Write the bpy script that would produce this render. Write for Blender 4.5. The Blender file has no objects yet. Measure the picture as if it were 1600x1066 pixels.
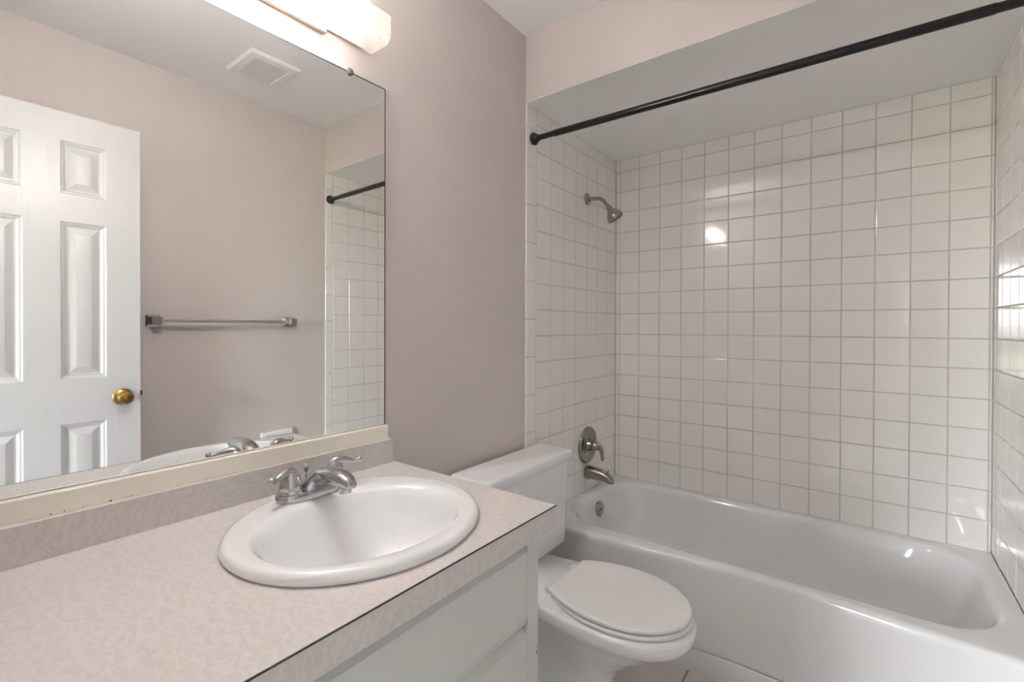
import bpy, bmesh, math, random
from mathutils import Vector, Matrix
random.seed(7)
scene = bpy.context.scene
C = bpy.data.collections.new('bathroom'); scene.collection.children.link(C)
PI = math.pi

# ------------------------------------------------------------------ camera
cam_d = bpy.data.cameras.new('camera'); cam = bpy.data.objects.new('camera', cam_d); C.objects.link(cam)
yaw, pitch, roll = 0.6501, -0.0068, 0.0031
fw = Vector((-math.sin(yaw)*math.cos(pitch), math.cos(yaw)*math.cos(pitch), math.sin(pitch)))
rt = Vector((math.cos(yaw), math.sin(yaw), 0)); up = rt.cross(fw)
r2 = rt*math.cos(roll) + up*math.sin(roll); u2 = -rt*math.sin(roll) + up*math.cos(roll)
M = Matrix((r2, u2, -fw)).transposed().to_4x4(); M.translation = Vector((1.1151, -2.4116, 1.2251))
cam.matrix_world = M
cam_d.sensor_width = 36; cam_d.lens = 733.36*36/1600; cam_d.shift_y = -17.46/1600
cam_d.clip_start = 0.02
scene.camera = cam

# ------------------------------------------------------------------ view, world, daylight
scene.view_settings.view_transform = 'Standard'; scene.view_settings.look = 'None'
scene.view_settings.exposure = 0.05; scene.view_settings.gamma = 1.0
scene.view_settings.use_curve_mapping = False
SKY = 68.0
LAMP = 670.0
w = bpy.data.worlds.new('overcast_sky'); scene.world = w; w.use_nodes = True
bg = w.node_tree.nodes['Background']; bg.inputs[0].default_value = (0.90, 0.955, 1.0, 1); bg.inputs[1].default_value = SKY
def portal(name, loc, rot, sx, sy):
    l = bpy.data.lights.new(name, 'AREA'); l.shape = 'RECTANGLE'; l.size = sx; l.size_y = sy; l.cycles.is_portal = True
    o = bpy.data.objects.new(name, l); o.location = loc; o.rotation_euler = rot; C.objects.link(o); return o
portal('window_daylight', (-.235, -6.47, 1.3), (math.radians(90), 0, 0), 1.43, 1.6)
scene.cycles.max_bounces = 14; scene.cycles.diffuse_bounces = 8; scene.cycles.glossy_bounces = 8
scene.cycles.transmission_bounces = 6; scene.cycles.transparent_max_bounces = 12
scene.cycles.caustics_reflective = False; scene.cycles.caustics_refractive = False
scene.cycles.sample_clamp_indirect = 40.0

# ------------------------------------------------------------------ materials
def lin(c):
    return tuple(((v/255)/12.92 if v/255 <= .04045 else ((v/255+.055)/1.055)**2.4) for v in c) + (1,)
def mat(name, rgb, rough=.5, metal=0., coat=0., spec=.5, noise=None, bump=None):
    m = bpy.data.materials.new(name); m.use_nodes = True; nt = m.node_tree; b = nt.nodes['Principled BSDF']
    b.inputs['Base Color'].default_value = lin(rgb); b.inputs['Roughness'].default_value = rough
    b.inputs['Metallic'].default_value = metal; b.inputs['Coat Weight'].default_value = coat
    b.inputs['Specular IOR Level'].default_value = spec; b.inputs['Coat Roughness'].default_value = .03
    tc = nt.nodes.new('ShaderNodeTexCoord')
    if noise:      # (scale, colour at the other end, detail)
        n = nt.nodes.new('ShaderNodeTexNoise'); n.inputs['Scale'].default_value = noise[0]; n.inputs['Detail'].default_value = noise[2]
        r = nt.nodes.new('ShaderNodeValToRGB'); r.color_ramp.elements[0].color = lin(rgb); r.color_ramp.elements[1].color = lin(noise[1])
        r.color_ramp.elements[0].position = .35; r.color_ramp.elements[1].position = .65
        nt.links.new(tc.outputs['Object'], n.inputs['Vector']); nt.links.new(n.outputs['Fac'], r.inputs[0]); nt.links.new(r.outputs[0], b.inputs['Base Color'])
    if bump:       # (scale, strength, distance)
        n = nt.nodes.new('ShaderNodeTexNoise'); n.inputs['Scale'].default_value = bump[0]; n.inputs['Detail'].default_value = 3
        k = nt.nodes.new('ShaderNodeBump'); k.inputs['Strength'].default_value = bump[1]; k.inputs['Distance'].default_value = bump[2]
        nt.links.new(tc.outputs['Object'], n.inputs['Vector']); nt.links.new(n.outputs['Fac'], k.inputs['Height']); nt.links.new(k.outputs[0], b.inputs['Normal'])
    return m
M_ = {}
M_['mauve'] = mat('mauve_wall_paint', (207, 199, 196), .55, noise=(2.0, (209, 201, 198), 2), bump=(160, .35, .0012))
M_['ceiling'] = mat('white_ceiling_paint', (238, 239, 240), .7, bump=(120, .25, .001))
M_['soffit'] = mat('white_soffit_paint', (240, 241, 241), .35, bump=(60, .2, .001))
M_['tile'] = mat('white_glazed_tile', (235, 233, 230), .07, coat=.4, bump=(9, .06, .004))
M_['grout'] = mat('grey_grout', (188, 183, 177), .8, noise=(6, (202, 198, 193), 4))
M_['bullnose'] = mat('white_bullnose_tile', (236, 235, 231), .1, coat=.3)
M_['porcelain'] = mat('white_porcelain', (235, 236, 238), .08, coat=.6, noise=(3, (233, 234, 236), 1))
M_['enamel'] = mat('white_tub_enamel', (227, 228, 229), .12, coat=.5, noise=(4, (224, 225, 226), 2))
M_['plastic'] = mat('white_seat_plastic', (232, 232, 232), .22, noise=(5, (230, 230, 230), 1))
M_['cabinet'] = mat('white_cabinet_paint', (212, 212, 210), .35, noise=(3, (209, 209, 207), 2), bump=(70, .08, .0006))
M_['cream'] = mat('cream_wood_paint', (244, 239, 228), .3, noise=(12, (240, 234, 222), 3), bump=(40, .15, .001))
M_['doorpaint'] = mat('white_door_paint', (208, 208, 210), .32)
M_['trim'] = mat('white_trim_paint', (238, 238, 236), .3, noise=(8, (236, 236, 233), 1))
M_['chrome'] = mat('polished_chrome', (190, 190, 191), .05, 1.0, noise=(20, (186, 186, 187), 1))
M_['steel'] = mat('grey_polished_metal', (168, 165, 161), .09, 1.0, noise=(30, (160, 157, 153), 2))
M_['satin'] = mat('satin_bar_metal', (214, 214, 212), .3, 1.0, noise=(30, (208, 208, 206), 2))
M_['nickel'] = mat('brushed_nickel', (166, 162, 156), .22, 1.0, noise=(60, (156, 152, 146), 3))
M_['brass'] = mat('aged_brass', (186, 154, 92), .3, 1.0, noise=(40, (160, 128, 70), 3))
M_['black'] = mat('black_painted_metal', (6, 6, 6), .3, noise=(20, (9, 9, 9), 2))
M_['dark'] = mat('dark_edge', (52, 46, 44), .6, noise=(60, (30, 27, 26), 3))
M_['silver'] = mat('mirror_silver', (246, 247, 245), .0, 1.0)
M_['ventwhite'] = mat('white_vent_plastic', (236, 236, 234), .4, noise=(9, (233, 233, 231), 1))
M_['ventdark'] = mat('vent_cavity_shade', (70, 74, 77), .9, noise=(60, (58, 62, 65), 3))  # dark grey stands in for the shade inside the vent
M_['tan'] = mat('tan_lamp_pan', (226, 208, 190), .5, noise=(10, (222, 203, 184), 2))
M_['clear'] = mat('clear_plastic_clip', (120, 112, 106), .15, noise=(30, (104, 96, 90), 2))
M_['headface'] = mat('grey_nozzle_face', (120, 116, 112), .4, noise=(90, (90, 87, 84), 2))
M_['carpet'] = mat('beige_carpet', (196, 194, 191), .95, noise=(180, (182, 180, 177), 4))
M_['lawn'] = mat('dry_lawn', (150, 142, 112), .95, noise=(3, (120, 122, 84), 5))
M_['leaf'] = mat('dark_foliage', (62, 70, 52), .9, noise=(6, (40, 48, 34), 5))
M_['roomwall'] = mat('pale_bedroom_paint', (234, 235, 236), .7, noise=(2, (232, 233, 234), 2))

def laminate():
    m = mat('mottled_pinkish_laminate', (208, 199, 193), .3); nt = m.node_tree; b = nt.nodes['Principled BSDF']
    tc = nt.nodes.new('ShaderNodeTexCoord')
    n1 = nt.nodes.new('ShaderNodeTexNoise'); n1.inputs['Scale'].default_value = 85; n1.inputs['Detail'].default_value = 5; n1.inputs['Distortion'].default_value = 2.2
    wv = nt.nodes.new('ShaderNodeTexWave'); wv.wave_type = 'RINGS'; wv.inputs['Scale'].default_value = 16; wv.inputs['Distortion'].default_value = 10
    wv.inputs['Detail'].default_value = 3; wv.inputs['Detail Scale'].default_value = 3.2
    mx = nt.nodes.new('ShaderNodeMix'); mx.data_type = 'FLOAT'; mx.inputs[0].default_value = .3
    r = nt.nodes.new('ShaderNodeValToRGB')
    r.color_ramp.elements[0].color = lin((202, 196, 193)); r.color_ramp.elements[0].position = .28
    r.color_ramp.elements[1].color = lin((212, 207, 205)); r.color_ramp.elements[1].position = .68
    k = nt.nodes.new('ShaderNodeBump'); k.inputs['Strength'].default_value = .10; k.inputs['Distance'].default_value = .0006
    nt.links.new(tc.outputs['Object'], n1.inputs['Vector']); nt.links.new(tc.outputs['Object'], wv.inputs['Vector'])
    nt.links.new(n1.outputs['Fac'], mx.inputs[2]); nt.links.new(wv.outputs['Fac'], mx.inputs[3])
    nt.links.new(mx.outputs[0], r.inputs[0]); nt.links.new(r.outputs[0], b.inputs['Base Color'])
    nt.links.new(mx.outputs[0], k.inputs['Height']); nt.links.new(k.outputs[0], b.inputs['Normal'])
    return m
M_['laminate'] = laminate()

def door_grain():
    m = M_['doorpaint']; nt = m.node_tree; b = nt.nodes['Principled BSDF']
    tc = nt.nodes.new('ShaderNodeTexCoord'); mp = nt.nodes.new('ShaderNodeMapping'); mp.inputs['Scale'].default_value = (60, 60, 3.0)
    n = nt.nodes.new('ShaderNodeTexNoise'); n.inputs['Scale'].default_value = 2.2; n.inputs['Detail'].default_value = 4; n.inputs['Distortion'].default_value = .6
    k = nt.nodes.new('ShaderNodeBump'); k.inputs['Strength'].default_value = .25; k.inputs['Distance'].default_value = .0016
    nt.links.new(tc.outputs['Object'], mp.inputs[0]); nt.links.new(mp.outputs[0], n.inputs['Vector'])
    nt.links.new(n.outputs['Fac'], k.inputs['Height']); nt.links.new(k.outputs[0], b.inputs['Normal'])
door_grain()

def floor_mat():
    m = mat('pinkish_floor_tile', (200, 190, 184), .25); nt = m.node_tree; b = nt.nodes['Principled BSDF']
    tc = nt.nodes.new('ShaderNodeTexCoord'); br = nt.nodes.new('ShaderNodeTexBrick')
    br.offset = 0; br.inputs['Scale'].default_value = 1; br.inputs['Brick Width'].default_value = .305; br.inputs['Row Height'].default_value = .305
    br.inputs['Mortar Size'].default_value = .004; br.inputs['Color1'].default_value = lin((226, 219, 215)); br.inputs['Color2'].default_value = lin((220, 213, 209))
    br.inputs['Mortar'].default_value = lin((150, 144, 140))
    nt.links.new(tc.outputs['Object'], br.inputs['Vector']); nt.links.new(br.outputs['Color'], b.inputs['Base Color'])
    return m
M_['floor'] = floor_mat()

def lens_mat():
    m = bpy.data.materials.new('prismatic_acrylic'); m.use_nodes = True; nt = m.node_tree; nt.nodes.clear()
    out = nt.nodes.new('ShaderNodeOutputMaterial'); tr = nt.nodes.new('ShaderNodeBsdfTransparent'); tl = nt.nodes.new('ShaderNodeBsdfTranslucent')
    df = nt.nodes.new('ShaderNodeBsdfPrincipled'); df.inputs['Base Color'].default_value = lin((240, 234, 226)); df.inputs['Roughness'].default_value = .25
    tc = nt.nodes.new('ShaderNodeTexCoord'); sep = nt.nodes.new('ShaderNodeSeparateXYZ'); nt.links.new(tc.outputs['UV'], sep.inputs[0])
    hs = []
    for i in (0, 1):
        a = nt.nodes.new('ShaderNodeMath'); a.operation = 'MULTIPLY'; a.inputs[1].default_value = 2*PI/.0065; nt.links.new(sep.outputs[i], a.inputs[0])
        s = nt.nodes.new('ShaderNodeMath'); s.operation = 'SINE'; nt.links.new(a.outputs[0], s.inputs[0]); hs.append(s)
    pr = nt.nodes.new('ShaderNodeMath'); pr.operation = 'MINIMUM'; nt.links.new(hs[0].outputs[0], pr.inputs[0]); nt.links.new(hs[1].outputs[0], pr.inputs[1])
    k = nt.nodes.new('ShaderNodeBump'); k.inputs['Strength'].default_value = .6; k.inputs['Distance'].default_value = .0012
    nt.links.new(pr.outputs[0], k.inputs['Height']); nt.links.new(k.outputs[0], df.inputs['Normal'])
    r = nt.nodes.new('ShaderNodeValToRGB'); r.color_ramp.elements[0].position = .2; r.color_ramp.elements[0].color = lin((196, 186, 178)); r.color_ramp.elements[1].position = .55; r.color_ramp.elements[1].color = lin((246, 240, 233))
    mr = nt.nodes.new('ShaderNodeMapRange'); mr.inputs[1].default_value = -1; mr.inputs[2].default_value = 1; nt.links.new(pr.outputs[0], mr.inputs[0]); nt.links.new(mr.outputs[0], r.inputs[0])
    nt.links.new(r.outputs[0], tl.inputs['Color']); nt.links.new(r.outputs[0], df.inputs['Base Color'])
    m1 = nt.nodes.new('ShaderNodeMixShader'); m1.inputs[0].default_value = .5; nt.links.new(tl.outputs[0], m1.inputs[1]); nt.links.new(df.outputs[0], m1.inputs[2])
    m2 = nt.nodes.new('ShaderNodeMixShader'); m2.inputs[0].default_value = .70; nt.links.new(tr.outputs[0], m2.inputs[1]); nt.links.new(m1.outputs[0], m2.inputs[2])
    nt.links.new(m2.outputs[0], out.inputs[0]); return m
M_['lens'] = lens_mat()
def emit(name, col, s):
    m = bpy.data.materials.new(name); m.use_nodes = True; nt = m.node_tree; nt.nodes.clear()
    out = nt.nodes.new('ShaderNodeOutputMaterial'); e = nt.nodes.new('ShaderNodeEmission'); e.inputs[0].default_value = col; e.inputs[1].default_value = s
    nt.links.new(e.outputs[0], out.inputs[0]); return m
M_['tube'] = emit('lit_lamp_tube', (1.0, .995, .99, 1), LAMP)
def glass_mat():
    m = bpy.data.materials.new('window_glass'); m.use_nodes = True; nt = m.node_tree; nt.nodes.clear()
    out = nt.nodes.new('ShaderNodeOutputMaterial'); t = nt.nodes.new('ShaderNodeBsdfTransparent'); g = nt.nodes.new('ShaderNodeBsdfGlossy')
    g.inputs['Roughness'].default_value = .0; f = nt.nodes.new('ShaderNodeFresnel'); f.inputs[0].default_value = 1.45
    x = nt.nodes.new('ShaderNodeMixShader'); nt.links.new(f.outputs[0], x.inputs[0]); nt.links.new(t.outputs[0], x.inputs[1]); nt.links.new(g.outputs[0], x.inputs[2])
    nt.links.new(x.outputs[0], out.inputs[0]); return m
M_['glass'] = glass_mat()
def header_mat():      # mauve paint cut in roughly along the white soffit edge
    m = mat('mauve_header_paint', (207, 199, 196), .55, bump=(160, .35, .0012)); nt = m.node_tree; b = nt.nodes['Principled BSDF']
    g = nt.nodes.new('ShaderNodeNewGeometry'); s = nt.nodes.new('ShaderNodeSeparateXYZ'); nt.links.new(g.outputs['Position'], s.inputs[0])
    n = nt.nodes.new('ShaderNodeTexNoise'); n.inputs['Scale'].default_value = 9; n.inputs['Detail'].default_value = 6; nt.links.new(g.outputs['Position'], n.inputs['Vector'])
    a = nt.nodes.new('ShaderNodeMath'); a.operation = 'MULTIPLY_ADD'; a.inputs[1].default_value = .016; a.inputs[2].default_value = 2.138-.0075; nt.links.new(n.outputs['Fac'], a.inputs[0])
    c = nt.nodes.new('ShaderNodeMath'); c.operation = 'GREATER_THAN'; nt.links.new(s.outputs[2], c.inputs[0]); nt.links.new(a.outputs[0], c.inputs[1])
    x = nt.nodes.new('ShaderNodeMix'); x.data_type = 'RGBA'; x.inputs[6].default_value = lin((240, 241, 241)); x.inputs[7].default_value = lin((207, 199, 196))
    nt.links.new(c.outputs[0], x.inputs[0]); nt.links.new(x.outputs[2], b.inputs['Base Color']); return m
M_['header'] = header_mat()

# ------------------------------------------------------------------ mesh helpers
class MB:
    def __init__(s): s.v = []; s.f = []; s.mi = []; s.uv = {}
    def add(s, vs, fs, mi=0):
        o = len(s.v); s.v += [tuple(p) for p in vs]
        for f in fs: s.f.append([o+i for i in f]); s.mi.append(mi)
    def box(s, x0, x1, y0, y1, z0, z1, mi=0):
        s.add([(x, y, z) for z in (z0, z1) for y in (y0, y1) for x in (x0, x1)],
              [(0, 2, 3, 1), (4, 5, 7, 6), (0, 1, 5, 4), (2, 6, 7, 3), (0, 4, 6, 2), (1, 3, 7, 5)], mi)
    def loft(s, rings, cap0=True, cap1=True, mi=0, closed=True):
        n = len(rings[0]); vs = [p for r in rings for p in r]; fs = []
        for i in range(len(rings)-1):
            for j in range(n if closed else n-1):
                k = (j+1) % n; fs.append((i*n+j, i*n+k, (i+1)*n+k, (i+1)*n+j))
        if cap0: fs.append(tuple(range(n))[::-1])
        if cap1: fs.append(tuple((len(rings)-1)*n+i for i in range(n)))
        s.add(vs, fs, mi)
    def lathe(s, prof, org, axis, n=40, mi=0, cap0=True, cap1=True):
        a = Vector(axis).normalized(); t = Vector((0, 0, 1)) if abs(a.z) < .9 else Vector((1, 0, 0))
        e1 = a.cross(t).normalized(); e2 = a.cross(e1); o = Vector(org)
        s.loft([[o + a*h + (e1*math.cos(2*PI*j/n) + e2*math.sin(2*PI*j/n))*r for j in range(n)] for r, h in prof], cap0, cap1, mi)
    def tube(s, pts, rad, n=16, mi=0, flat=None):
        P = [Vector(p) for p in pts]; rings = []; prev = None
        for i, p in enumerate(P):
            d = (P[min(i+1, len(P)-1)] - P[max(i-1, 0)]).normalized()
            if prev is None:
                t = Vector((0, 0, 1)) if abs(d.z) < .9 else Vector((1, 0, 0)); e1 = d.cross(t).normalized()
            else: e1 = (prev - d*prev.dot(d)).normalized()
            prev = e1; e2 = d.cross(e1); r = rad[round(i*(len(rad)-1)/max(1, len(P)-1))] if isinstance(rad, (list, tuple)) else rad
            ra, rb = (r if isinstance(r, tuple) else (r, r))
            rings.append([p + e1*math.cos(2*PI*j/n)*ra + e2*math.sin(2*PI*j/n)*rb for j in range(n)])
        s.loft(rings, mi=mi)
    def build(s, name, mats, parent=None, sharp=35, bevel=0, seg=2, sub=0, loc=None):
        me = bpy.data.meshes.new(name); off = Vector(loc) if loc else Vector()
        if parent is not None: off = Vector(parent['_o'])
        me.from_pydata([Vector(p)-off for p in s.v], [], s.f)
        mats = mats if isinstance(mats, (list, tuple)) else [mats]
        for m in mats: me.materials.append(M_[m])
        for p, i in zip(me.polygons, s.mi): p.material_index = i
        b = bmesh.new(); b.from_mesh(me); bmesh.ops.recalc_face_normals(b, faces=b.faces)
        for f in b.faces: f.smooth = sharp > 0
        if sharp > 0:
            for e in b.edges:
                if len(e.link_faces) == 2 and e.calc_face_angle(0) > math.radians(sharp): e.smooth = False
        b.to_mesh(me); b.free()
        o = bpy.data.objects.new(name, me); C.objects.link(o)
        if parent is not None:
            o.parent = parent; o['_o'] = tuple(parent['_o'])
        else:
            o.location = off; o['_o'] = tuple(off)
        if bevel:
            k = o.modifiers.new('bevel', 'BEVEL'); k.width = bevel; k.segments = seg; k.limit_method = 'ANGLE'; k.angle_limit = math.radians(40); k.harden_normals = True
        if sub:
            k = o.modifiers.new('subd', 'SUBSURF'); k.levels = k.render_levels = sub
        return o
def thing(name, loc, label, cat, group=None):
    o = bpy.data.objects.new(name, None); C.objects.link(o); o.location = loc; o['_o'] = tuple(loc)
    o['label'] = label; o['category'] = cat; o.empty_display_size = .05
    if group: o['group'] = group
    return o
def struct(o, label=None):
    o['kind'] = 'structure'
    if label: o['label'] = label
    return o
def tag(o, label, cat): o['label'] = label; o['category'] = cat; return o
def rrect(x0, x1, y0, y1, r, z, k=6, m=6):
    """closed loop, counter-clockwise, k arc segments per corner and m per side"""
    pts = []
    cs = [((x1-r, y0+r), -90), ((x1-r, y1-r), 0), ((x0+r, y1-r), 90), ((x0+r, y0+r), 180)]
    for i, ((cx, cy), a0) in enumerate(cs):
        arc = [(cx + r*math.cos(math.radians(a0+90*j/k)), cy + r*math.sin(math.radians(a0+90*j/k))) for j in range(k+1)]
        pts += arc
        (nx, ny), na = cs[(i+1) % 4]; q = (nx + r*math.cos(math.radians(na)), ny + r*math.sin(math.radians(na)))
        for j in range(1, m): t = j/m; pts.append((arc[-1][0]+(q[0]-arc[-1][0])*t, arc[-1][1]+(q[1]-arc[-1][1])*t))
    return [(x, y, z) for x, y in pts]
def bez(p0, p1, p2, p3, n=12):
    P = [Vector(p) for p in (p0, p1, p2, p3)]
    return [P[0]*(1-t)**3 + P[1]*3*t*(1-t)**2 + P[2]*3*t*t*(1-t) + P[3]*t**3 for t in [i/n for i in range(n+1)]]

# ------------------------------------------------------------------ setting
W, CEIL, YH, ZS, YF = 1.475, 2.408, -.85, 2.138, -2.40    # width, ceiling, header plane, soffit, entry wall
DX0, DX1, DTOP = .765, 1.375, 2.045                        # doorway
def sbox(name, m, *a, **k):
    b = MB(); b.box(*a); return struct(b.build(name, m, sharp=0, **k))
sbox('floor', 'floor', -.1, W+.1, YF-.1, .1, -.05, 0)
sbox('ceiling', 'ceiling', -.1, W+.1, YF-.1, .1, CEIL, CEIL+.05)
wl = sbox('wall_left', 'mauve', -.106, -.006, YF-.1, .1, 0, CEIL)
wr = sbox('wall_right', 'mauve', W+.006, W+.106, YF-.1, .1, 0, CEIL)
wb = sbox('wall_back', 'soffit', -.006, W+.006, .008, .1, 0, CEIL)
b = MB(); b.box(-.006, DX0, YF-.1, YF, 0, CEIL); b.box(DX1, W+.006, YF-.1, YF, 0, CEIL); b.box(DX0, DX1, YF-.1, YF, DTOP, CEIL)
struct(b.build('wall_front', 'mauve', sharp=0))
b = MB(); b.box(-.006, W+.006, YH, .008, ZS, CEIL)
o = b.build('wall_header', ['header', 'soffit'], sharp=0); struct(o)
for p in o.data.polygons:
    if p.normal.z < -.5: p.material_index = 1

PT, GR = .111, .0036
def tiles(name, parent, us, vs, P, bull=None, gout=None):
    """us/vs: grout line coordinates; P(u, v, d) -> world, d = height above the tile face"""
    b = MB()
    def one(u0, u1, v0, v1, mi=0, round_u=None):
        if u1-u0 < .004 or v1-v0 < .004: return
        tu, tv, dd = random.gauss(0, .0022), random.gauss(0, .0022), random.gauss(0, .00012)
        uc, vc = (u0+u1)/2, (v0+v1)/2; rings = []
        for ins, d in ((0, -.005), (.0002, -.0012), (.0009, -.0003), (.0020, 0)):
            rings.append([P(u, v, d + dd + (tu*(u-uc) + tv*(v-vc))) for u, v in ((u0+ins, v0+ins), (u1-ins, v0+ins), (u1-ins, v1-ins), (u0+ins, v1-ins))])
        b.loft(rings, False, True, mi)
    g = GR/2
    for i in range(len(us)-1):
        for j in range(len(vs)-1):
            one(us[i]+g, us[i+1]-g, vs[j]+g, vs[j+1]-g)
    if bull:
        u0, u1, bl = bull
        for j in range(len(bl)-1): one(u0, u1-g, bl[j]+g*.7, bl[j+1]-g*.7, 2)
    a0 = gout[0] if gout else us[0]
    b.add([P(a0, vs[0], -.0013), P(us[-1], vs[0], -.0013), P(us[-1], vs[-1], -.0013), P(a0, vs[-1], -.0013)], [(0, 1, 2, 3)], 1)
    return b.build(name, ['tile', 'grout', 'bullnose'], parent, sharp=0)
zl = [.404, .52] + [.52+PT*j for j in range(1, 15)] + [ZS]
xl = [0, .0229] + [.0229+PT*i for i in range(1, 14)] + [W]
tiles('tile_facing', wb, xl, zl, lambda u, v, d: (u, -d, v))
yl = [-.7767+PT*i for i in range(0, 7)] + [0]
bl = [.404] + [.47+.1575*i for i in range(0, 11)] + [ZS]
tiles('tile_facing', wl, yl, zl, lambda u, v, d: (d, u, v), (-.85, -.7767, bl), (-.85,))
yr = [-.803+PT*i for i in range(0, 8)] + [0]
tiles('tile_facing', wr, yr, zl, lambda u, v, d: (W-d, u, v), (-.85, -.803, bl), (-.85,))
# caulk bead between tub and tiles
# skirting, casing
b = MB(); b.box(W-.006, W+.005, YF+.001, -.86, 0, .085); struct(b.build('baseboard_right', 'trim', bevel=.003))
b = MB(); b.box(-.005, .006, -1.53, -.86, 0, .085); struct(b.build('baseboard_left', 'trim', bevel=.003))
b = MB()
for y0, y1 in ((YF, YF+.014), (YF-.114, YF-.1)):
    b.box(DX0-.058, DX0+.004, y0, y1, 0, DTOP+.058); b.box(DX1-.004, DX1+.058, y0, y1, 0, DTOP+.058); b.box(DX0+.004, DX1-.004, y0, y1, DTOP-.004, DTOP+.058)
b.box(DX0, DX0+.015, YF-.1, YF, 0, DTOP); b.box(DX1-.012, DX1, YF-.1, YF, 0, DTOP); b.box(DX0+.015, DX1-.012, YF-.1, YF, DTOP-.012, DTOP)
struct(b.build('trim_1', 'trim', bevel=.002), 'white casing and jamb of the bathroom doorway')

# the room beyond the doorway, seen only as a reflection in the tiles
sbox('floor_bedroom', 'carpet', -2.6, 2.6, -6.5, YF-.1, -.05, 0)
sbox('ceiling_bedroom', 'ceiling', -2.6, 2.6, -6.5, YF-.1, CEIL, CEIL+.05)
sbox('wall_bedroom_left', 'roomwall', -2.6, -2.5, -6.5, YF-.1, 0, CEIL)
sbox('wall_bedroom_right', 'roomwall', 2.5, 2.6, -6.5, YF-.1, 0, CEIL)
b = MB(); b.box(-2.5, -.1, YF-.1, YF, 0, CEIL); b.box(W+.1, 2.5, YF-.1, YF, 0, CEIL); struct(b.build('wall_bedroom_front', 'roomwall', sharp=0))
WX0, WX1, WZ0, WZ1 = -.95, .48, .5, 2.1
b = MB(); b.box(-2.5, WX0, -6.5, -6.4, 0, CEIL); b.box(WX1, 2.5, -6.5, -6.4, 0, CEIL); b.box(WX0, WX1, -6.5, -6.4, 0, WZ0); b.box(WX0, WX1, -6.5, -6.4, WZ1, CEIL)
struct(b.build('wall_bedroom_back', 'roomwall', sharp=0))
b = MB()
b.box(WX0, WX0+.05, -6.48, -6.42, WZ0, WZ1); b.box(WX1-.02, WX1, -6.48, -6.42, WZ0, WZ1); b.box(WX0+.05, WX1-.02, -6.48, -6.42, WZ0, WZ0+.05); b.box(WX0+.05, WX1-.02, -6.48, -6.42, WZ1-.05, WZ1)
win = struct(b.build('window_1', 'trim', bevel=.003))
b = MB(); b.box(.285, .37, -6.475, -6.425, WZ0+.05, WZ1-.05); b.box(-.33, -.28, -6.475, -6.425, WZ0+.05, WZ1-.05); b.build('mullion', 'trim', win, bevel=.003)
b = MB(); b.box(WX0+.05, WX1-.02, -6.47, -6.43, 1.25, 1.285); b.build('sash_rail', 'trim', win, bevel=.003)
b = MB(); b.box(WX0+.05, WX1-.02, -6.452, -6.448, WZ0+.05, WZ1-.05); b.build('pane', 'glass', win, sharp=0)
sbox('ground', 'lawn', -40, 40, -70, -6.5, -.25, -.15)
b = MB(); rr = random.Random(3)
for i in range(34):
    cx, cy, r = -14+i*.8, -38+rr.uniform(-3, 3), rr.uniform(.6, 1.0)
    b.lathe([(.02, -r*.9)] + [(r*math.cos(t)*rr.uniform(.8, 1.1), r*1.1*math.sin(t)) for t in [-.9, -.5, 0, .4, .8, 1.2]] + [(.02, r*1.15)], (cx, cy, r*.75), (0, 0, 1), 10)
h = b.build('hedge', 'leaf'); tag(h, 'dark line of trees beyond the lawn outside the bedroom window', 'trees'); h['kind'] = 'stuff'

# ------------------------------------------------------------------ door (standing open along the right wall)
DF = 1.33                                                   # face towards the mirror
dy = [-2.375, -2.265, -2.13, -2.03, -1.895, -1.785]
dz = [.012, .21, .845, 1.018, 1.622, 1.728, 1.93, 2.038]
def door_face(b, x, s):
    for i in range(5):
        for j in range(7):
            y0, y1, z0, z1 = dy[i], dy[i+1], dz[j], dz[j+1]
            if i in (1, 3) and j in (1, 3, 5):
                rings = []
                for ins, d in ((0, 0), (.004, .004), (.010, .0055), (.017, .011), (.022, .011), (.026, .0095), (.044, .003), (.046, .0026)):
                    rings.append([(x + s*d, y, z) for y, z in ((y0+ins, z0+ins), (y1-ins, z0+ins), (y1-ins, z1-ins), (y0+ins, z1-ins))])
                b.loft(rings, False, True)
            else: b.add([(x, y0, z0), (x, y1, z0), (x, y1, z1), (x, y0, z1)], [(0, 1, 2, 3)])
b = MB(); door_face(b, DF, 1); door_face(b, DF+.035, -1)
y0, y1, z0, z1 = dy[0], dy[-1], dz[0], dz[-1]; X0, X1 = DF, DF+.035
b.add([(X0, y0, z0), (X1, y0, z0), (X1, y1, z0), (X0, y1, z0), (X0, y0, z1), (X1, y0, z1), (X1, y1, z1), (X0, y1, z1)], [(0, 1, 2, 3), (4, 5, 6, 7), (0, 1, 5, 4), (3, 2, 6, 7)])
door = b.build('door_1', 'doorpaint', sharp=12); struct(door, 'open white six-panel door with brass knob reflected in the mirror')
ky, kz = -1.845, .932
b = MB()
b.lathe([(.001, 0), (.033, 0), (.034, .004), (.030, .008), (.016, .011), (.0135, .016), (.0135, .026), (.02, .031), (.026, .038), (.0275, .046), (.0265, .053), (.0225, .0585), (.0155, .0605), (.0145, .0585), (.001, .0585)], (DF, ky, kz), (-1, 0, 0))
kn = b.build('door_knob', 'brass', door)
b = MB(); b.lathe([(.001, .058), (.011, .058), (.011, .0615), (.009, .0625), (.001, .0625)], (DF, ky, kz), (-1, 0, 0), 20); b.build('privacy_button', 'brass', kn)
b = MB()
b.lathe([(.001, 0), (.033, 0), (.034, .004), (.030, .008), (.016, .011), (.0135, .016), (.0135, .026), (.02, .031), (.026, .038), (.0275, .047), (.025, .056), (.019, .061), (.001, .0615)], (DF+.035, ky, kz), (1, 0, 0))
b.build('door_knob', 'brass', door)
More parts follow.
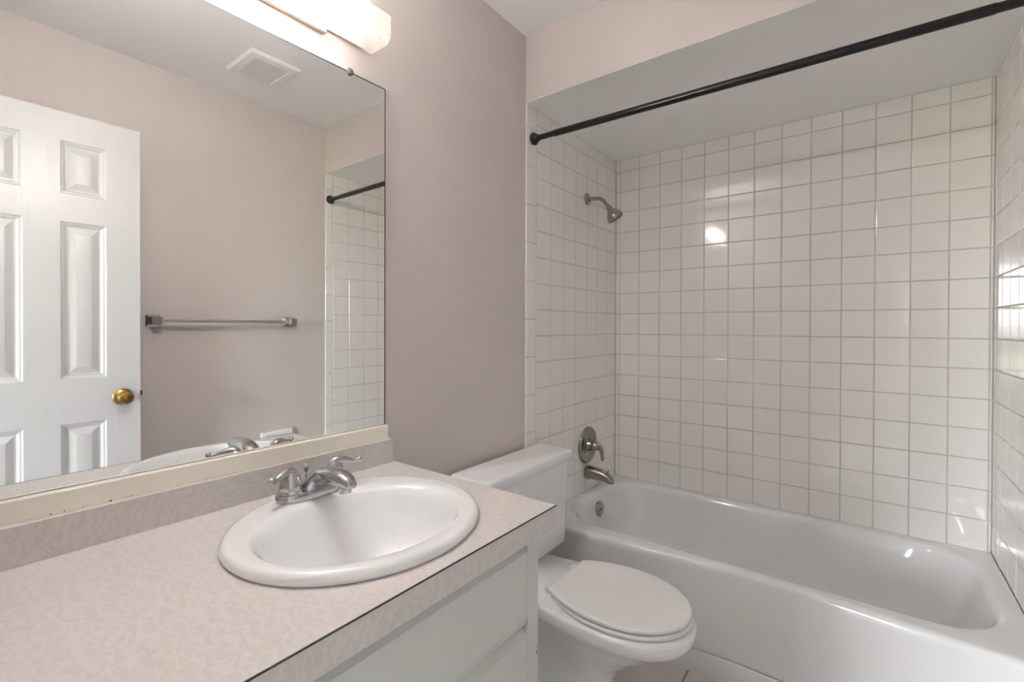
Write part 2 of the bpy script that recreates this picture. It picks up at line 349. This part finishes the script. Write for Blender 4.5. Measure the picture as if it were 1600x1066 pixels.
b = MB(); b.box(DF+.006, DF+.029, -1.7855, -1.784, kz-.028, kz+.028); b.box(DF+.010, DF+.022, -1.785, -1.776, kz-.002, kz+.018); b.build('latch', 'dark', door, bevel=.001)
for hz in (.22, 1.02, 1.83):
    b = MB(); b.lathe([(.006, 0), (.006, .09)], (DF-.004, -2.381, hz), (0, 0, 1), 12); b.build('hinge', 'brass', door)

# ------------------------------------------------------------------ vanity: cabinet, worktop, ledge, mirror, lamp
CY0, CY1 = -2.395, -1.53
cab = thing('vanity_cabinet', (.27, -1.96, 0), 'white painted vanity cabinet with flat drawer front under the laminate counter', 'cabinet')
FX = .53
b = MB(); b.box(0, .016, CY0, CY1-.012, .0, .784); b.box(.016, FX-.02, CY1-.030, CY1-.012, .0, .784); b.box(.016, FX-.02, CY0, CY0+.016, 0, .784); b.box(.016, FX-.02, CY0+.016, CY1-.030, .09, .106)
b.build('carcass', 'cabinet', cab, bevel=.001)
b = MB(); b.box(FX-.09, FX-.075, CY0+.016, CY1-.030, 0, .09); b.build('toe_kick', 'cabinet', cab, bevel=.001)
b = MB()
b.box(FX-.02, FX, CY1-.052, CY1-.012, .09, .784); b.box(FX-.02, FX, CY0, CY0+.03, .09, .784)
b.box(FX-.03, FX-.012, CY0+.03, CY1-.052, .752, .784); b.box(FX-.034, FX-.02, CY0+.03, CY1-.052, .55, .60); b.box(FX-.02, FX-.006, CY0+.03, CY1-.052, .09, .13); b.box(FX-.034, FX-.02, -2.01, -1.96, .13, .55)
b.build('face_frame', 'cabinet', cab, bevel=.0015)
def front(name, y0, y1, z0, z1, tb=.018, td=.016, bb=.016, bd=.0045):
    b = MB(); prof = [(FX-.0192, z0), (FX-bd, z0), (FX+.0, z0+bb), (FX+.0, z1-tb), (FX-td, z1), (FX-.0192, z1)]
    b.loft([[(x, y0, z) for x, z in prof], [(x, y1, z) for x, z in prof]])
    return b.build(name, 'cabinet', cab, sharp=10)
front('drawer_front', CY0+.032, CY1-.054, .5797, .755)
front('door', -1.983, CY1-.054, .12, .5735); front('door', CY0+.032, -1.987, .12, .5735)
b = MB(); b.box(FX, FX+.0004, CY1-.0185, CY1-.0165, .494, .504); b.box(FX, FX+.0004, CY1-.018, CY1-.0172, .51, .513); b.build('paint_chip', 'dark', cab, sharp=0)

SCX, SCY, SA, SB = .31, -1.849, .244, .227
ct = thing('countertop', (.28, -1.96, .785), 'mottled pinkish laminate countertop with backsplash along the mirror wall', 'countertop')
def holed(z0, z1):
    n = 96; x0, x1, y0, y1 = -.004, .568, CY0, CY1; ang = sorted([2*PI*i/n for i in range(n)] + [math.atan2(y-SCY, x-SCX) % (2*PI) for x in (x0, x1) for y in (y0, y1)])
    inner = []; outer = []
    for a in ang:
        c, s = math.cos(a), math.sin(a); inner.append((SCX+c*(SB-.012), SCY+s*(SA-.012)))
        t = min([((x1 if c > 0 else x0)-SCX)/c if abs(c) > 1e-9 else 1e9, ((y1 if s > 0 else y0)-SCY)/s if abs(s) > 1e-9 else 1e9]); outer.append((SCX+c*t, SCY+s*t))
    b = MB(); P = lambda L, z: [(x, y, z) for x, y in L]
    b.loft([P(inner, z0), P(outer, z0), P(outer, z1), P(inner, z1), P(inner, z0)], False, False); return b
holed(.789, .832).build('worktop', 'laminate', ct, sharp=30)
b = MB(); b.box(.568, .570, CY0, CY1, .785, .8305); b.box(.52, .568, CY0, CY1, .785, .789); b.build('front_edge', 'laminate', ct, sharp=0)
b = MB(); b.box(.5682, .5706, CY0, CY1, .8305, .8324); o = b.build('edge_seam', 'dark', ct, sharp=0); o['label'] = 'dark seam line along the front edge'
b = MB(); b.box(-.004, .018, CY0, CY1-.004, .832, .900); b.build('backsplash', 'laminate', ct, bevel=.0012)
b = MB(); b.box(-.004, .0165, CY0, -1.552, .900, .9032); o = b.build('caulk_line', 'cream', ct, sharp=0)

b = MB(); b.box(-.004, .0155, CY0, -1.552, .9032, .941); lg = b.build('wood_ledge', 'cream', bevel=.002, seg=3, loc=(0, -1.97, .9032)); tag(lg, 'cream painted wood ledge between backsplash and mirror', 'ledge')
for y, s, z in ((-2.253, .0012, .9055), (-2.236, .0010, .9058), (-2.212, .0009, .9062), (-2.174, .0018, .9052), (-2.152, .0009, .9060), (-2.144, .0011, .9056), (-2.07, .0009, .9054), (-2.02, .0010, .9056)):
    b = MB(); b.lathe([(.00005, 0), (s, 0), (s*.7, .0003), (.00005, .0003)], (.0154, y, z), (1, 0, 0), 8); b.build('paint_chip', 'dark', lg, sharp=0)

mir = thing('wall_mirror', (0, -1.97, .942), 'large frameless wall mirror above the vanity reflecting door and towel bar', 'mirror')
b = MB(); b.box(-.0055, 0, CY0, -1.5545, .9425, 1.9065); b.build('glass', 'silver', mir, sharp=0)
b = MB(); b.box(-.0055, .0006, -1.5545, -1.552, .9425, 1.909); b.box(-.0055, .0006, CY0, -1.5545, 1.9065, 1.909); o = b.build('edge', 'dark', mir, sharp=0); o['label'] = 'dark desilvered edge'
b = MB(); b.lathe([(.001, 0), (.009, 0), (.009, .003), (.006, .0045), (.001, .0045)], (.0006, -1.668, 1.9085), (1, 0, 0), 20); b.box(-.0055, .003, -1.674, -1.662, 1.909, 1.918); o = b.build('clip', 'clear', mir); o['label'] = 'small clear plastic clip on the top edge'

LX, LZ0, LZ1, LY0, LY1 = .083, 1.990, 2.076, -2.208, -1.598
lamp = thing('vanity_light', (0, -1.9, 2.03), 'lit box-shaped vanity light with prismatic acrylic cover above the mirror', 'light fixture')
b = MB(); b.box(-.006, .006, -2.065, -1.741, 1.976, 1.9895); b.box(-.006, .002, -2.18, -1.63, 1.9895, 2.072); b.build('lamp_pan', 'tan', lamp, bevel=.001)
prof = []; R = .026
for cx, cz, a0 in ((LX-R, LZ0+R, -90), (LX-R, LZ1-R, 0)):
    for j in range(9): a = math.radians(a0+90*j/8); prof.append((cx+R*math.cos(a), cz+R*math.sin(a)))
prof = [(-.006, LZ0)] + prof + [(-.006, LZ1)]
b = MB(); nY = 2
b.loft([[(x, LY0, z) for x, z in prof], [(x, LY1, z) for x, z in prof]], False, False, closed=False)
for y in (LY0, LY1): b.add([(x, y, z) for x, z in prof], [tuple(range(len(prof)))])
le = b.build('diffuser', 'lens', lamp, sharp=50)
me = le.data; uvl = me.uv_layers.new(name='uv'); acc = [0]
for i in range(1, len(prof)): acc.append(acc[-1] + math.hypot(prof[i][0]-prof[i-1][0], prof[i][1]-prof[i-1][1]))
np_ = len(prof)
for p in me.polygons:
    for li in p.loop_indices:
        vi = me.loops[li].vertex_index; co = me.vertices[vi].co
        uvl.data[li].uv = (acc[vi % np_], co.y) if vi < 2*np_ else (co.x, co.z)
for y0, y1 in ((-2.15, -1.985), (-1.965, -1.80)):
    b = MB(); b.lathe([(.001, 0), (.008, 0), (.012, .006), (.012, y1-y0-.006), (.008, y1-y0), (.001, y1-y0)], (.034, y0, 2.032), (0, 1, 0), 16); b.build('lamp_tube', 'tube', lamp)

# sink
sink = thing('sink', (SCX, SCY, .832), 'white oval drop-in porcelain sink set into the countertop', 'sink')
rings = []
def ell(cx, cy, a, bb, z, n=72): return [(cx+bb*math.cos(2*PI*i/n), cy+a*math.sin(2*PI*i/n), z) for i in range(n)]
for dx, dyy, a, bb, z in ((0, 0, SA-.004, SB-.004, .8325), (0, 0, SA, SB, .837), (0, 0, SA-.0005, SB-.0005, .844), (0, 0, SA-.004, SB-.004, .850), (0, 0, SA-.010, SB-.010, .8532),
        (.001, 0, SA-.014, SB-.014, .8536), (.002, 0, SA-.018, SB-.018, .8538), (.018, -.003, .2115, .1775, .8534), (.020, -.004, .2085, .1742, .8530), (.022, -.004, .2055, .171, .8520), (.024, -.005, .201, .166, .8490), (.026, -.006, .195, .159, .842), (.028, -.006, .188, .151, .828), (.029, -.006, .176, .139, .80),
        (.03, -.005, .155, .119, .765), (.03, -.004, .12, .089, .733), (.03, -.003, .075, .055, .715), (.03, 0, .024, .024, .710)):
    rings.append(ell(SCX+dx, SCY+dyy, a, bb, z))
b = MB(); b.loft(rings, False, True); b.build('basin', 'porcelain', sink, sharp=0 or 80)
b = MB(); b.lathe([(.001, 0), (.022, 0), (.023, .002), (.017, .003), (.014, .0015), (.001, .0015)], (SCX+.03, SCY, .7102), (0, 0, 1), 24); b.build('drain', 'chrome', sink)

# faucet
FXX, FY, FZ = .135, -1.85, .8537
fc = thing('faucet', (FXX, FY, FZ), 'chrome two-handle faucet at the back of the oval sink', 'faucet')
def stad(hx, hy, r, z, n=10, cx=FXX):
    pts = []
    for cy, a0 in ((FY+hy-r, 0), (FY-hy+r, 180)):
        for j in range(n+1): a = math.radians(a0+180*j/n); pts.append((cx+hx*math.cos(a), cy+r*math.sin(a), z))
    return pts
b = MB(); b.loft([stad(.028, .081, .030, FZ-.0015), stad(.029, .082, .031, FZ+.002), stad(.0285, .0815, .0305, FZ+.013), stad(.026, .079, .028, FZ+.0165), stad(.020, .073, .022, FZ+.018)])
b.build('base_plate', 'chrome', fc, sharp=40)
for s in (-1, 1):
    hy = FY+s*.051
    b = MB(); b.lathe([(.001, 0), (.0245, 0), (.0245, .004), (.0225, .006), (.0235, .009), (.0225, .016), (.019, .030), (.0145, .040), (.008, .046), (.001, .047)], (FXX, hy, FZ+.017), (0, 0, 1), 28)
    h = b.build('handle', 'chrome', fc, sharp=50)
    path = bez((FXX, hy-s*.004, FZ+.046), (FXX, hy-s*.002, FZ+.068), (FXX+.006, hy+s*.014, FZ+.063), (FXX+.014, hy+s*.035, FZ+.056), 10) + bez((FXX+.016, hy+s*.038, FZ+.0545), (FXX+.019, hy+s*.045, FZ+.053), (FXX+.022, hy+s*.050, FZ+.056), (FXX+.025, hy+s*.056, FZ+.0605), 6)
    rad = [.0120, .0130, .0128, .0120, .0110, .0100, .0090, .0081, .0073, .0066, .0060, .0056, .0054, .0054, .0056, .0062, .0066, .0050]
    b = MB(); b.tube(path, rad[:len(path)], 14); b.build('lever', 'chrome', h, sharp=70)
def sp_ring(x, z0, z1, hw, n=24, e=2.4):
    out = []
    for i in range(n):
        a = 2*PI*i/n; c, s = math.cos(a), math.sin(a)
        out.append((x, FY + hw*math.copysign(abs(c)**(2/e), c), (z0+z1)/2 + (z1-z0)/2*math.copysign(abs(s)**(2/e), s)))
    return out
def sk_ring(x, z0, z1, hb, ht, n=24):
    out = []
    for i in range(n):
        a_ = 2*PI*i/n; c, q = math.cos(a_), math.sin(a_); e = 2.6
        cy, cz = math.copysign(abs(c)**(2/e), c), math.copysign(abs(q)**(2/e), q); t = (cz+1)/2
        out.append((x, FY + (hb*(1-t)**1.6 + ht*(1-(1-t)**1.6))*cy, FZ + z0 + (z1-z0)*t))
    return out
b = MB()
b.loft([sk_ring(.110, .014, .019, .026, .010), sk_ring(.115, .010, .027, .034, .013), sk_ring(.128, .008, .040, .040, .017), sk_ring(.145, .007, .053, .042, .020), sk_ring(.157, .007, .061, .041, .0205), sk_ring(.1625, .010, .063, .038, .021), sk_ring(.167, .018, .0645, .032, .021), sk_ring(.172, .026, .0665, .026, .021), sk_ring(.182, .031, .069, .0225, .0205), sk_ring(.20, .035, .072, .021, .0195),
        sk_ring(.225, .038, .0735, .0205, .019), sk_ring(.25, .039, .071, .0200, .018), sk_ring(.268, .039, .065, .018, .015), sk_ring(.280, .040, .057, .014, .011), sk_ring(.285, .042, .050, .008, .006)])
sp = b.build('spout', 'chrome', fc, sharp=60)
b = MB(); b.lathe([(.0125, 0), (.0135, .002), (.0135, .012), (.011, .014)], (.256, FY, FZ+.028), (0, 0, 1), 24); b.build('aerator', 'chrome', sp, sharp=40)
b = MB(); b.lathe([(.002, 0), (.002, .026), (.0045, .029), (.0035, .031), (.0055, .036), (.0062, .041), (.0045, .047), (.001, .049)], (.104, FY, FZ+.012), (0, 0, 1), 16); b.build('lift_rod', 'chrome', fc, sharp=60)

# ------------------------------------------------------------------ toilet
TY = -1.055
tl = thing('toilet', (.4, TY, 0), 'white two-piece toilet with closed lid between vanity and tub', 'toilet')
def outline(xb, wb, xc, wm, xf, z, n=20, e=2.1, yo=0):
    side = []
    for i in range(n+1):
        a = PI/2*i/n; side.append((xc+(xf-xc)*math.cos(PI/2-a)**(2/e) if a > 0 else xc, wm*abs(math.cos(a))**(2/e)))
    back = []
    for i in range(1, n+1):
        t = i/n; back.append((xc+(xb-xc)*t, wb+(wm-wb)*(.5+.5*math.cos(PI*t**1.25))))
    R_ = [(x, TY+yo+y, z) for x, y in side[::-1]] ; L_ = [(x, TY+yo+y, z) for x, y in back]
    top = R_ + L_                                            # +y half from the tip to the back
    bot = [(x, 2*(TY+yo)-y, zz) for x, y, zz in reversed(top)][:-1]
    return top + bot
b = MB()
b.loft([outline(.16, .10, .34, .105, .50, 0), outline(.16, .10, .34, .105, .50, .03), outline(.17, .09, .34, .092, .485, .055), outline(.19, .085, .35, .09, .485, .13), outline(.18, .09, .38, .105, .53, .19),
        outline(.12, .10, .43, .135, .61, .25), outline(.06, .11, .475, .157, .676, .295), outline(.045, .115, .49, .167, .708, .317), outline(.043, .116, .493, .170, .716, .321), outline(.041, .117, .497, .176, .728, .327), outline(.04, .118, .50, .177, .731, .34),
        outline(.04, .118, .50, .177, .732, .358), outline(.042, .117, .50, .174, .728, .366), outline(.046, .113, .50, .166, .718, .370)])
b.build('bowl', 'porcelain', tl, sharp=70)
def lidline(xb, wb, xc, wm, xf, z, n=24, yo=0):
    h = [(xc+(xf-xc)*math.sin(PI/2*(1-i/n)), wm*math.cos(PI/2*(1-i/n))**1.0) for i in range(n+1)]
    h = [(x, wm*(max(0, 1-((x-xc)/(xf-xc))**2.15))**.5) for x, y in h]
    h += [(xc+(xb-xc)*i/n, wb+(wm-wb)*max(0, 1-(i/n)**2.0)) for i in range(1, n+1)]
    top = [(x, TY+yo+y, z) for x, y in h]
    return top + [(x, 2*(TY+yo)-y, z) for x, y, z in reversed(top)][:-1]
def seatring(z0, z1, xb, wb, wm, xf, name, yo=0):
    b = MB(); r = .006
    o = lambda d, z: lidline(xb+d, wb-d, .50, wm-d, xf-d, z, yo=yo)
    b.loft([o(r*.8, z0), o(.001, z0+r*.5), o(0, (z0+z1)/2), o(.001, z1-r*.6), o(r*.6, z1-r*.15), o(r*1.6, z1), o(.06, z1+.0015)])
    return b.build(name, 'plastic', tl, sharp=70)
seatring(.372, .386, .325, .112, .168, .722, 'seat')
seatring(.389, .4045, .314, .113, .168, .720, 'seat_lid')
for s in (-1, 1):
    b = MB(); b.box(.288, .325, TY+s*.075-.018, TY+s*.075+.018, .3702, .390); b.build('seat_hinge', 'plastic', tl, bevel=.004)
TK0, TK1 = -1.312, -.790
b = MB()
rings = [rrect(x0, x1, y0, y1, r, z) for x0, x1, y0, y1, r, z in ((.045, .15, TK0+.035, TK1-.035, .02, .3705), (.035, .165, TK0+.022, TK1-.022, .03, .376), (.03, .173, TK0+.012, TK1-.012, .034, .392), (.028, .1745, TK0+.008, TK1-.008, .034, .45), (.026, .177, TK0+.002, TK1-.002, .032, .70))]
b = MB(); b.loft(rings); b.build('tank', 'porcelain', tl, sharp=50)
b = MB(); lid = [rrect(.020+d, .189-d, TK0-.006+d, TK1+.008-d, .02, z) for d, z in ((.004, .7005), (.0, .704), (.0, .731), (.002, .737), (.006, .7405), (.014, .742))]
b.loft(lid); b.build('tank_lid', 'porcelain', tl, sharp=50)

# ------------------------------------------------------------------ bathtub
tub = thing('bathtub', (.74, -.37, 0), 'white enamelled alcove bathtub along the tiled back wall', 'bathtub')
def yf(x):
    t = min(1, abs(x-.85)/.68); return -.700 - .05*t*t*(3-2*t)*1.0
def outer(ins, z):
    pts = rrect(.002+ins*0, W-.002, -1, -.002, .004, z); out = []
    for x, y, zz in pts:
        k = (y+.002)/(-1+.002); y2 = -.002 + k*(yf(x)+ins+.002); out.append((x, y2, zz))
    return out
ring_in = lambda x0, x1, y0, y1, r, z: rrect(x0, x1, y0, y1, r, z)
rings = [outer(.013, 0), outer(.012, .080), outer(.013, .082), outer(.021, .0835), outer(.021, .0875), outer(.013, .089), outer(.012, .092), outer(.006, .34), outer(.002, .372), outer(.001, .388), outer(.003, .3965), outer(.009, .403), outer(.017, .4058), outer(.024, .4066),
         ring_in(.026, W-.026, -.6725, -.024, .07, .4067), ring_in(.036, 1.432, -.668, -.034, .165, .4065), ring_in(.046, 1.424, -.660, -.042, .165, .4035), ring_in(.055, 1.416, -.653, -.049, .165, .396), ring_in(.060, 1.410, -.648, -.054, .165, .383),
         ring_in(.070, 1.393, -.640, -.062, .17, .34), ring_in(.085, 1.355, -.628, -.074, .18, .25), ring_in(.10, 1.30, -.615, -.088, .185, .16), ring_in(.115, 1.265, -.600, -.102, .18, .122), ring_in(.14, 1.23, -.58, -.122, .17, .098), ring_in(.18, 1.17, -.545, -.16, .14, .086), ring_in(.24, 1.08, -.49, -.22, .09, .082)]
b = MB(); b.loft(rings, True, True); b.build('tub_shell', 'enamel', tub, sharp=70)
b = MB(); b.lathe([(.001, .006), (.030, .006), (.036, .003), (.037, 0), (.037, -.006)][::-1], (.0745, -.33, .335), (1, 0, .08), 32); o = b.build('overflow_plate', 'nickel', tub, sharp=50)
b = MB(); b.lathe([(.001, 0), (.005, 0), (.005, .002), (.001, .002)], (.0805, -.33, .335), (1, 0, .08), 12); b.build('screw', 'dark', o)
b = MB(); b.lathe([(.001, 0), (.03, 0), (.031, .002), (.001, .003)], (.29, -.33, .0825), (0, 0, 1), 24); b.build('drain', 'nickel', tub)

# spout, valve, shower
ts = thing('tub_spout', (0, -.325, .503), 'brushed nickel tub spout below the round valve plate', 'tub spout')
def ring_yz(x, cy, cz, hy, hz, n=24, e=2.3, tilt=0):
    return [(x + tilt*s_, cy+hy*math.copysign(abs(c)**(2/e), c), cz+hz*math.copysign(abs(s)**(2/e), s)) for c, s, s_ in [(math.cos(2*PI*i/n), math.sin(2*PI*i/n), math.sin(2*PI*i/n)) for i in range(n)]]
b = MB(); b.loft([ring_yz(.0012, -.325, .503, .032, .032), ring_yz(.004, -.325, .503, .034, .034), ring_yz(.03, -.325, .504, .031, .031), ring_yz(.08, -.325, .501, .027, .028), ring_yz(.105, -.325, .496, .025, .026, tilt=-.004), ring_yz(.122, -.325, .491, .023, .024, tilt=-.006), ring_yz(.134, -.325, .4865, .020, .020, tilt=-.006), ring_yz(.139, -.325, .483, .013, .014, tilt=-.004)])
b.build('spout_body', 'nickel', ts, sharp=60)
b = MB(); b.lathe([(.003, 0), (.003, .010), (.006, .012), (.0065, .016), (.004, .019), (.001, .0195)], (.116, -.325, .512), (0, 0, 1), 14); b.build('diverter_knob', 'nickel', ts, sharp=50)
sv = thing('shower_valve', (0, -.325, .638), 'brushed nickel round shower valve plate with lever on the tiled wall', 'shower valve')
b = MB(); b.lathe([(.001, .0012), (.088, .0012), (.091, .004), (.089, .009), (.080, .0125), (.066, .011), (.060, .008), (.052, .008), (.046, .011), (.030, .012), (.027, .020), (.025, .032), (.001, .033)], (0, -.325, .638), (1, 0, 0), 56)
b.build('escutcheon', 'nickel', sv, sharp=45)
b = MB(); b.lathe([(.001, .030), (.022, .030), (.023, .036), (.021, .056), (.016, .064), (.001, .066)], (0, -.325, .638), (1, 0, 0), 28)
b.tube(bez((.046, -.325, .642), (.076, -.322, .657), (.080, -.316, .610), (.078, -.310, .568), 12), [.017, .0165, .016, .015, .0138, .0125, .0115, .0108, .010, .0095, .009, .0085, .006], 14)
b.build('lever', 'nickel', sv, sharp=60)
sh = thing('wall_shower', (0, -.336, 1.856), 'grey metal shower head on bent arm high on the left tiled wall', 'shower head')
b = MB(); b.lathe([(.001, .0012), (.029, .0012), (.030, .004), (.024, .010), (.013, .014), (.001, .014)], (0, -.336, 1.856), (1, 0, 0), 28); b.build('wall_flange', 'steel', sh, sharp=45)
arm = [Vector((.004, -.336, 1.856)), Vector((.04, -.336, 1.853))] + bez((.055, -.336, 1.851), (.078, -.336, 1.849), (.088, -.336, 1.838), (.098, -.336, 1.824), 8) + [Vector((.122, -.336, 1.793))]
b = MB(); b.tube(arm, .0095, 16); b.build('arm', 'steel', sh, sharp=60)
hd = Vector((.47, .30, -.83)).normalized(); ho = Vector((.114, -.336, 1.803))
b = MB(); b.lathe([(.001, 0), (.0125, 0), (.0135, .006), (.0125, .014), (.016, .018), (.019, .024), (.024, .030), (.033, .040), (.0375, .052), (.039, .066), (.0375, .071), (.034, .0705), (.001, .0705)], ho, hd, 36); hdo = b.build('head', 'steel', sh, sharp=45)
b = MB(); b.lathe([(.001, .0708), (.033, .0708), (.032, .0735), (.001, .075)], ho, hd, 36); b.build('nozzle_face', 'headface', hdo, sharp=60)
b = MB(); td = (Vector((-.785, -.2, -.5)) - hd*Vector((-.785, -.2, -.5)).dot(hd)).normalized(); e = ho + hd*.067 + td*.037; b.lathe([(.001, -.002), (.0035, 0), (.0035, .007), (.001, .009)], e, td, 12); b.build('spray_tab', 'plastic', hdo)

# shower rod
rod = thing('shower_rod', (W/2, -.81, 1.99), 'black shower curtain rod spanning the tub alcove', 'shower rod')
RL, RR = Vector((.0012, -.806, 2.003)), Vector((W-.0012, -.823, 1.985)); d = (RR-RL).normalized()
b = MB(); RLn = (RR-RL).length; b.lathe([(.0113, .012), (.0113, .10), (.0131, .105), (.0131, RLn-.125), (.0117, RLn-.12), (.0117, RLn-.012)], RL, d, 24); b.build('tube', 'black', rod, sharp=40)
for p, s in ((RL, 1), (RR, -1)):
    b = MB(); b.lathe([(.001, 0), (.024, 0), (.026, .004), (.025, .011), (.019, .017), (.016, .021), (.015, .027), (.001, .027)], p, d*s, 28); b.build('end_flange', 'black', rod, sharp=50)

# ------------------------------------------------------------------ right wall: towel bar, paper holder; ceiling vent
XW = W+.006
tb = thing('towel_bar', (XW, -1.39, 1.247), 'chrome towel bar on the mauve wall, seen in the mirror', 'towel bar')
for y in (-1.702, -1.080):
    b = MB()
    sq = lambda x, h, hz: [(x, y-h, 1.247-hz), (x, y+h, 1.247-hz), (x, y+h, 1.247+hz), (x, y-h, 1.247+hz)]
    b.loft([sq(XW, .027, .027), sq(XW-.006, .027, .027), sq(XW-.014, .017, .017), sq(XW-.036, .014, .014), sq(XW-.044, .018, .018), sq(XW-.074, .018, .018)])
    b.build('bracket', 'chrome', tb, bevel=.0015)
b = MB(); b.box(XW-.067, XW-.051, -1.690, -1.092, 1.239, 1.255); b.build('bar', 'satin', tb, bevel=.0015)
ph = thing('paper_holder', (XW, -1.14, .58), 'low white ceramic holder on the right wall, glimpsed in the mirror past the counter', 'paper holder')
b = MB(); b.loft([[(XW-d, y, z) for y, z in ((-1.225+i, .50+i), (-1.055-i, .50+i), (-1.055-i, .65-i), (-1.225+i, .65-i))] for i, d in ((0, 0), (0, .010), (.004, .016), (.020, .018), (.026, .010), (.030, .004))], True, True)
b.build('frame', 'porcelain', ph, sharp=20)
b = MB(); b.lathe([(.001, 0), (.011, 0), (.011, .108), (.001, .108)], (XW-.016, -1.194, .575), (0, 1, 0), 16); b.build('roller', 'plastic', ph, sharp=40)
vt = thing('ceiling_vent', (1.10, -1.384, CEIL), 'white square exhaust vent on the ceiling, seen in the mirror', 'vent')
vx0, vx1, vy0, vy1 = .978, 1.222, -1.493, -1.276
b = MB(); R4 = lambda i, j, z: [(vx0+i, vy0+i, z), (vx1-j, vy0+i, z), (vx1-j, vy1-i, z), (vx0+i, vy1-i, z)]
b.loft([R4(0, 0, CEIL-.0005), R4(0, 0, CEIL-.010), R4(.006, .006, CEIL-.016), R4(.034, .026, CEIL-.020), R4(.036, .028, CEIL-.018), R4(.036, .028, CEIL-.004)], False, False)
b.build('frame', 'ventwhite', vt, sharp=20)
b = MB(); b.box(vx0+.03, vx1-.02, vy0+.03, vy1-.03, CEIL-.004, CEIL-.001); b.build('cavity_shade', 'ventdark', vt, sharp=0)  # dark plate painting the shaded hollow behind the slats
b = MB(); n = 20; x0, x1 = vx0+.037, vx1-.029
for i in range(n):
    x = x0+(x1-x0)*(i+.5)/n; b.box(x-.0014, x+.0014, vy0+.036, vy1-.036, CEIL-.017, CEIL-.0135)
for y in (vy0+.036, (vy0+vy1)/2, vy1-.036): b.box(x0, x1, y-.002, y+.002, CEIL-.0125, CEIL-.0085)
b.build('grille', 'ventwhite', vt, sharp=0)

for o in C.objects:
    if '_o' in o: del o['_o']
